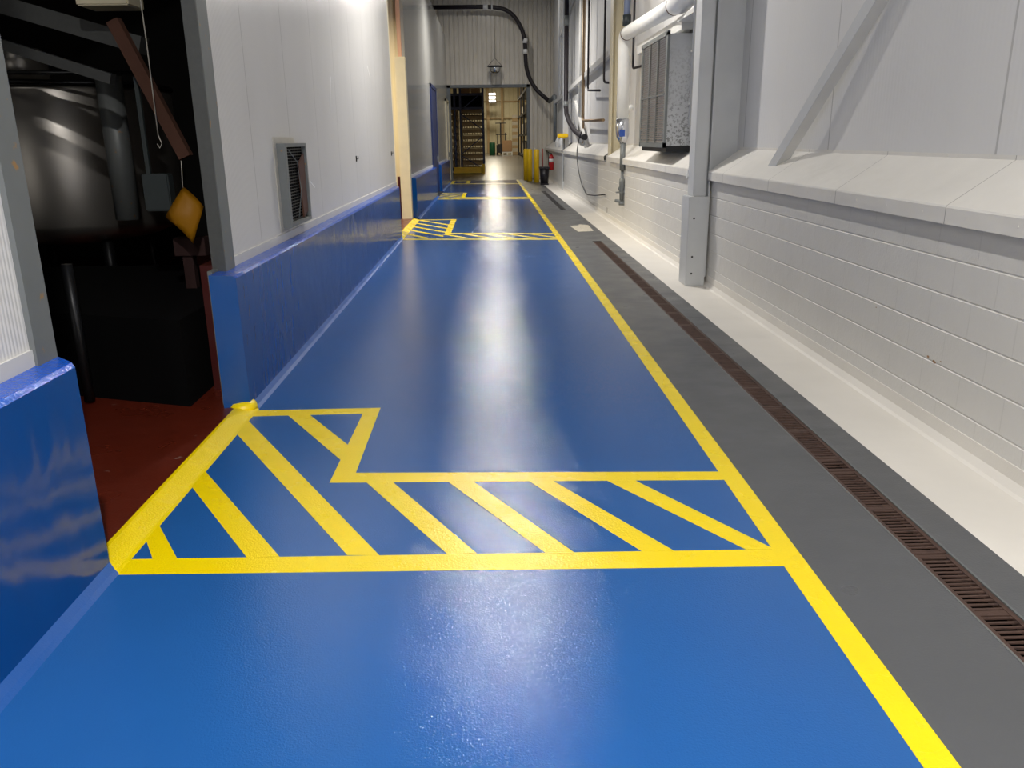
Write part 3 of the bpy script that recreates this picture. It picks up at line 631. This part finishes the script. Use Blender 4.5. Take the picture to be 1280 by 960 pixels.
m = MB(); m.lathe([(.085, .52), (.095, .55), (.095, 1.0), (.07, 1.08), (.03, 1.12)], (2.5, 33.6, 0), 16); m.build('cylinder', 'red_gloss', t)
m = MB(); m.lathe([(.097, .82), (.097, .95)], (2.5, 33.6, 0), 16); m.build('label_band', 'white_gloss', t)
m = MB(); m.box(2.42, 2.52, 33.55, 33.65, 1.12, 1.17); m.tube([(2.47, 33.6, 1.12), (2.38, 33.6, 1.22), (2.39, 33.6, .7)], .012, 6); m.build('valve_handle', 'black_rubber', t)
m = MB(); m.box(2.5, 2.6, 33.58, 33.62, .98, 1.02); m.build('bracket', 'dark_steel', t)
# ================================================================== WAREHOUSE
def rackframe(x, y0, y1, h, parent, name='upright_frame', mat='rack_blue'):
    m = MB(); m.box(x, x+.09, y0, y0+.09, 0, h); m.box(x, x+.09, y1-.09, y1, 0, h)
    z = .3; s = 1
    while z+1 < h: m.bar((x+.045, y0, z) if s else (x+.045, y1, z), (x+.045, y1, z+1) if s else (x+.045, y0, z+1), .05, .04); z += 1; s = 1-s
    return m.build(name, mat, parent)
t = thing('pallet_rack', 'dark blue pallet rack just inside the warehouse, left of the aisle', 'rack', (-1, 46, 0))
for x in (-1.78, -1.48, -.30):
    m = MB(); m.box(x, x+.11, 45, 45.1, 0, 6.2); m.build('upright', 'rack_blue', t)
    m = MB(); m.box(x, x+.11, 47.4, 47.5, 0, 6.2); m.build('upright', 'rack_blue', t)
m = MB()
for a, b in (((-1.4, 1.0), (-.25, 1.9)), ((-.25, 2.2), (-1.4, 3.0)), ((-1.4, 3.2), (-.25, 4.1)), ((-.25, .2), (-1.4, .9))): m.bar((a[0], 45, a[1]), (b[0], 45, b[1]), .05, .04)
m.build('cross_brace', 'rack_blue', t)
m = MB()
for z in (3.3, 3.98): m.box(-5, -.2, 44.98, 45.06, z-.06, z+.06); m.box(-5, -.2, 47.4, 47.48, z-.06, z+.06)
m.build('beam', 'rack_blue', t)
m = MB(); m.box(-5, -.25, 45.2, 47.3, 3.35, 3.95); m.build('cavity_shade', 'black_matt', t)  # black box put in for the shade inside the rack cavity
def crate(label=None):
    m = MB(); m.box(-.58, .58, 0, 1.1, .12, .30, .01); m.box(-.6, .6, -.02, 1.12, 0, .03); m.box(-.6, .6, -.02, 1.12, .30, .315)
    for k in range(9): m.box(-.57+k*.14, -.53+k*.14, -.015, 1.11, .03, .12)
    return m.build('stacked_crate', 'wood', origin=(0, 0, 0))
proto = crate(); first = True
for j, (x, w) in enumerate(((-.85, 1), (-2.15, 1))):
    for k in range(9):
        o = proto if first else proto.copy()
        if not first: C.objects.link(o)
        first = False
        o.location = (x, 45.7, .28+k*.335)
        tag(o, '%s pallet layer from the bottom of the %s stack in the blue rack' % (ords[k], 'right' if j == 0 else 'left'), 'pallet', 'stacked pallet layers in the blue rack')
m = MB(); m.box(-3.4, -.25, 45.3, 46.9, .1, .26); m.build('bottom_shelf', 'black_matt', t)
for k, (x, lb) in enumerate(((-1.15, 'left brown carton on top of the blue rack'), (-.62, 'right brown carton on top of the blue rack'))):
    m = MB(); m.box(x-.25, x+.25, 45.4, 46.2, 4.04, 4.7, .01)
    tag(m.build('carton', 'carton', origin=(x, 45.8, 4.04)), lb, 'carton', 'cartons on the blue rack')
t = thing('rack_guard', 'yellow steel guard rail around the foot of the blue rack', 'guard rail', (-1, 43.8, 0))
m = MB(); m.box(-1.8, -.32, 43.8, 43.95, .05, .36); m.build('rail', 'yellow_plastic', t)
m = MB(); m.box(-.36, -.2, 43.8, 44.0, 0, .5); m.box(-.34, -.22, 44.0, 46.5, .05, .36); m.build('corner_post', 'yellow_plastic', t)
t = thing('storage_rack', 'tall dark storage rack receding along the warehouse right side', 'rack', (3.9, 82, 0))
for y in (60, 67, 74, 82, 89, 97):
    m = MB(); m.box(3.4, 3.55, y, y+.15, 0, 7.4); m.build('upright', 'rack_dark', t)
    m = MB(); m.box(4.5, 4.65, y, y+.15, 0, 7.4); m.build('upright', 'rack_dark', t)
for z in (.2, 2.1, 4.0, 5.9): m = MB(); m.box(3.38, 3.5, 60, 97, z-.1, z+.1); m.box(3.5, 4.6, 60, 97, z, z+.04); m.build('shelf_beam', 'rack_dark', t)
n = 0
lev = ['floor', 'second', 'third']
for zi, z in enumerate((.24, 2.14, 4.04)):
    for yi, y in enumerate((68.5, 75.5, 83.5, 90.5)):
        m = MB(); m.box(3.6, 4.5, y, y+2.2+.5*(yi % 2), z, z+1.3-.2*zi, .02)
        tag(m.build('wrapped_load', 'wrap', origin=(4, y+1, z)), 'pale wrapped load on the %s level of the dark storage rack, %s bay' % (lev[zi], ords[yi]), 'load', 'wrapped loads in the storage rack')
for k in range(12):
    m = MB(); m.box(2.72, 3.32, 95.2, 96.3, .02+k*.36, .10+k*.36); m.box(2.74, 3.3, 95.25, 96.25, .10+k*.36, .33+k*.36)
    tag(m.build('pallet_layer', 'wrap' if k % 2 else 'wood', origin=(3, 95.7, k*.36)), '%s layer from the floor in the tall pale stack beside the storage rack' % ords[k], 'pallet', 'tall pale pallet stack')
t = thing('pallet_load', 'wrapped brown load on a pale pallet at the warehouse end', 'load', (2.1, 93, 0))
m = MB(); m.box(1.5, 2.65, 92.5, 93.6, .0, .05); m.box(1.5, 2.65, 92.5, 93.6, .28, .4)
for x in (1.5, 2.0, 2.5): m.box(x, x+.15, 92.5, 93.6, .05, .28)
m.build('pallet', 'white_paint', t)
m = MB(); m.box(1.55, 2.6, 92.55, 93.5, .4, 1.6, .05); m.build('goods', 'carton', t)
t = thing('forklift', 'dark forklift with raised mast behind the brown load', 'forklift', (1.4, 97, 0))
m = MB(); m.box(1.35, 1.5, 95.6, 95.8, .1, 3.5); m.box(1.9, 2.0, 95.6, 95.8, .1, 2.4); m.box(.85, 2.0, 95.6, 95.8, 3.4, 3.5); m.build('mast', 'rack_dark', t)
m = MB(); m.box(.95, 2.1, 96.2, 98.2, .25, 1.2, .1); m.build('body', 'rack_dark', t)
m = MB()
for x in (1.0, 2.0):
    for y in (96.3, 97.9): m.box(x, x+.06, y, y+.06, 1.2, 2.2)
m.box(.9, 2.15, 96.1, 98.1, 2.2, 2.28); m.build('overhead_guard', 'rack_dark', t)
for y in (96.4, 97.8):
    for x in (.95, 2.0): m = MB(); m.tube([(x, y, .25), (x+.15, y, .25)], .25, 14); m.build('wheel', 'black_rubber', t)
m = MB(); m.box(1.3, 1.42, 94.2, 95.6, .1, .15); m.box(1.8, 1.92, 94.2, 95.6, .1, .15); m.build('fork', 'dark_steel', t)
m = MB(); m.lathe([(.3, 0), (.34, .05), (.34, 1.3), (.3, 1.4)], (.45, 96, 0), 18)
tag(m.build('green_barrel', 'green_plastic', origin=(.45, 96, 0)), 'green barrel left of the forklift in the warehouse', 'barrel')
for k, (y, z) in enumerate(((109, 7.3), (108.2, 6.85), (107.4, 6.4))):
    t = thing('ceiling_light', '%s of the three bright lights hanging in the warehouse' % ('topmost', 'middle', 'lowest')[k], 'light', (.62, y, z), 'hanging warehouse lights')
    m = MB(); m.box(.22, 1.02, y-.12, y+.12, z, z+.04, .01); m.build('housing', 'white_gloss', t)
    m = MB(); m.box(.22, 1.02, y-.12, y+.12, z-.22, z-.001); m.build('diffuser', 'light_panel', t)
    m = MB(); m.tube([(.62, y, z+.16), (.62, y, 10)], .012, 5); m.build('hanger', 'dark_steel', t)
for o in list(bpy.data.objects):
    if '_o' in o: del o['_o']
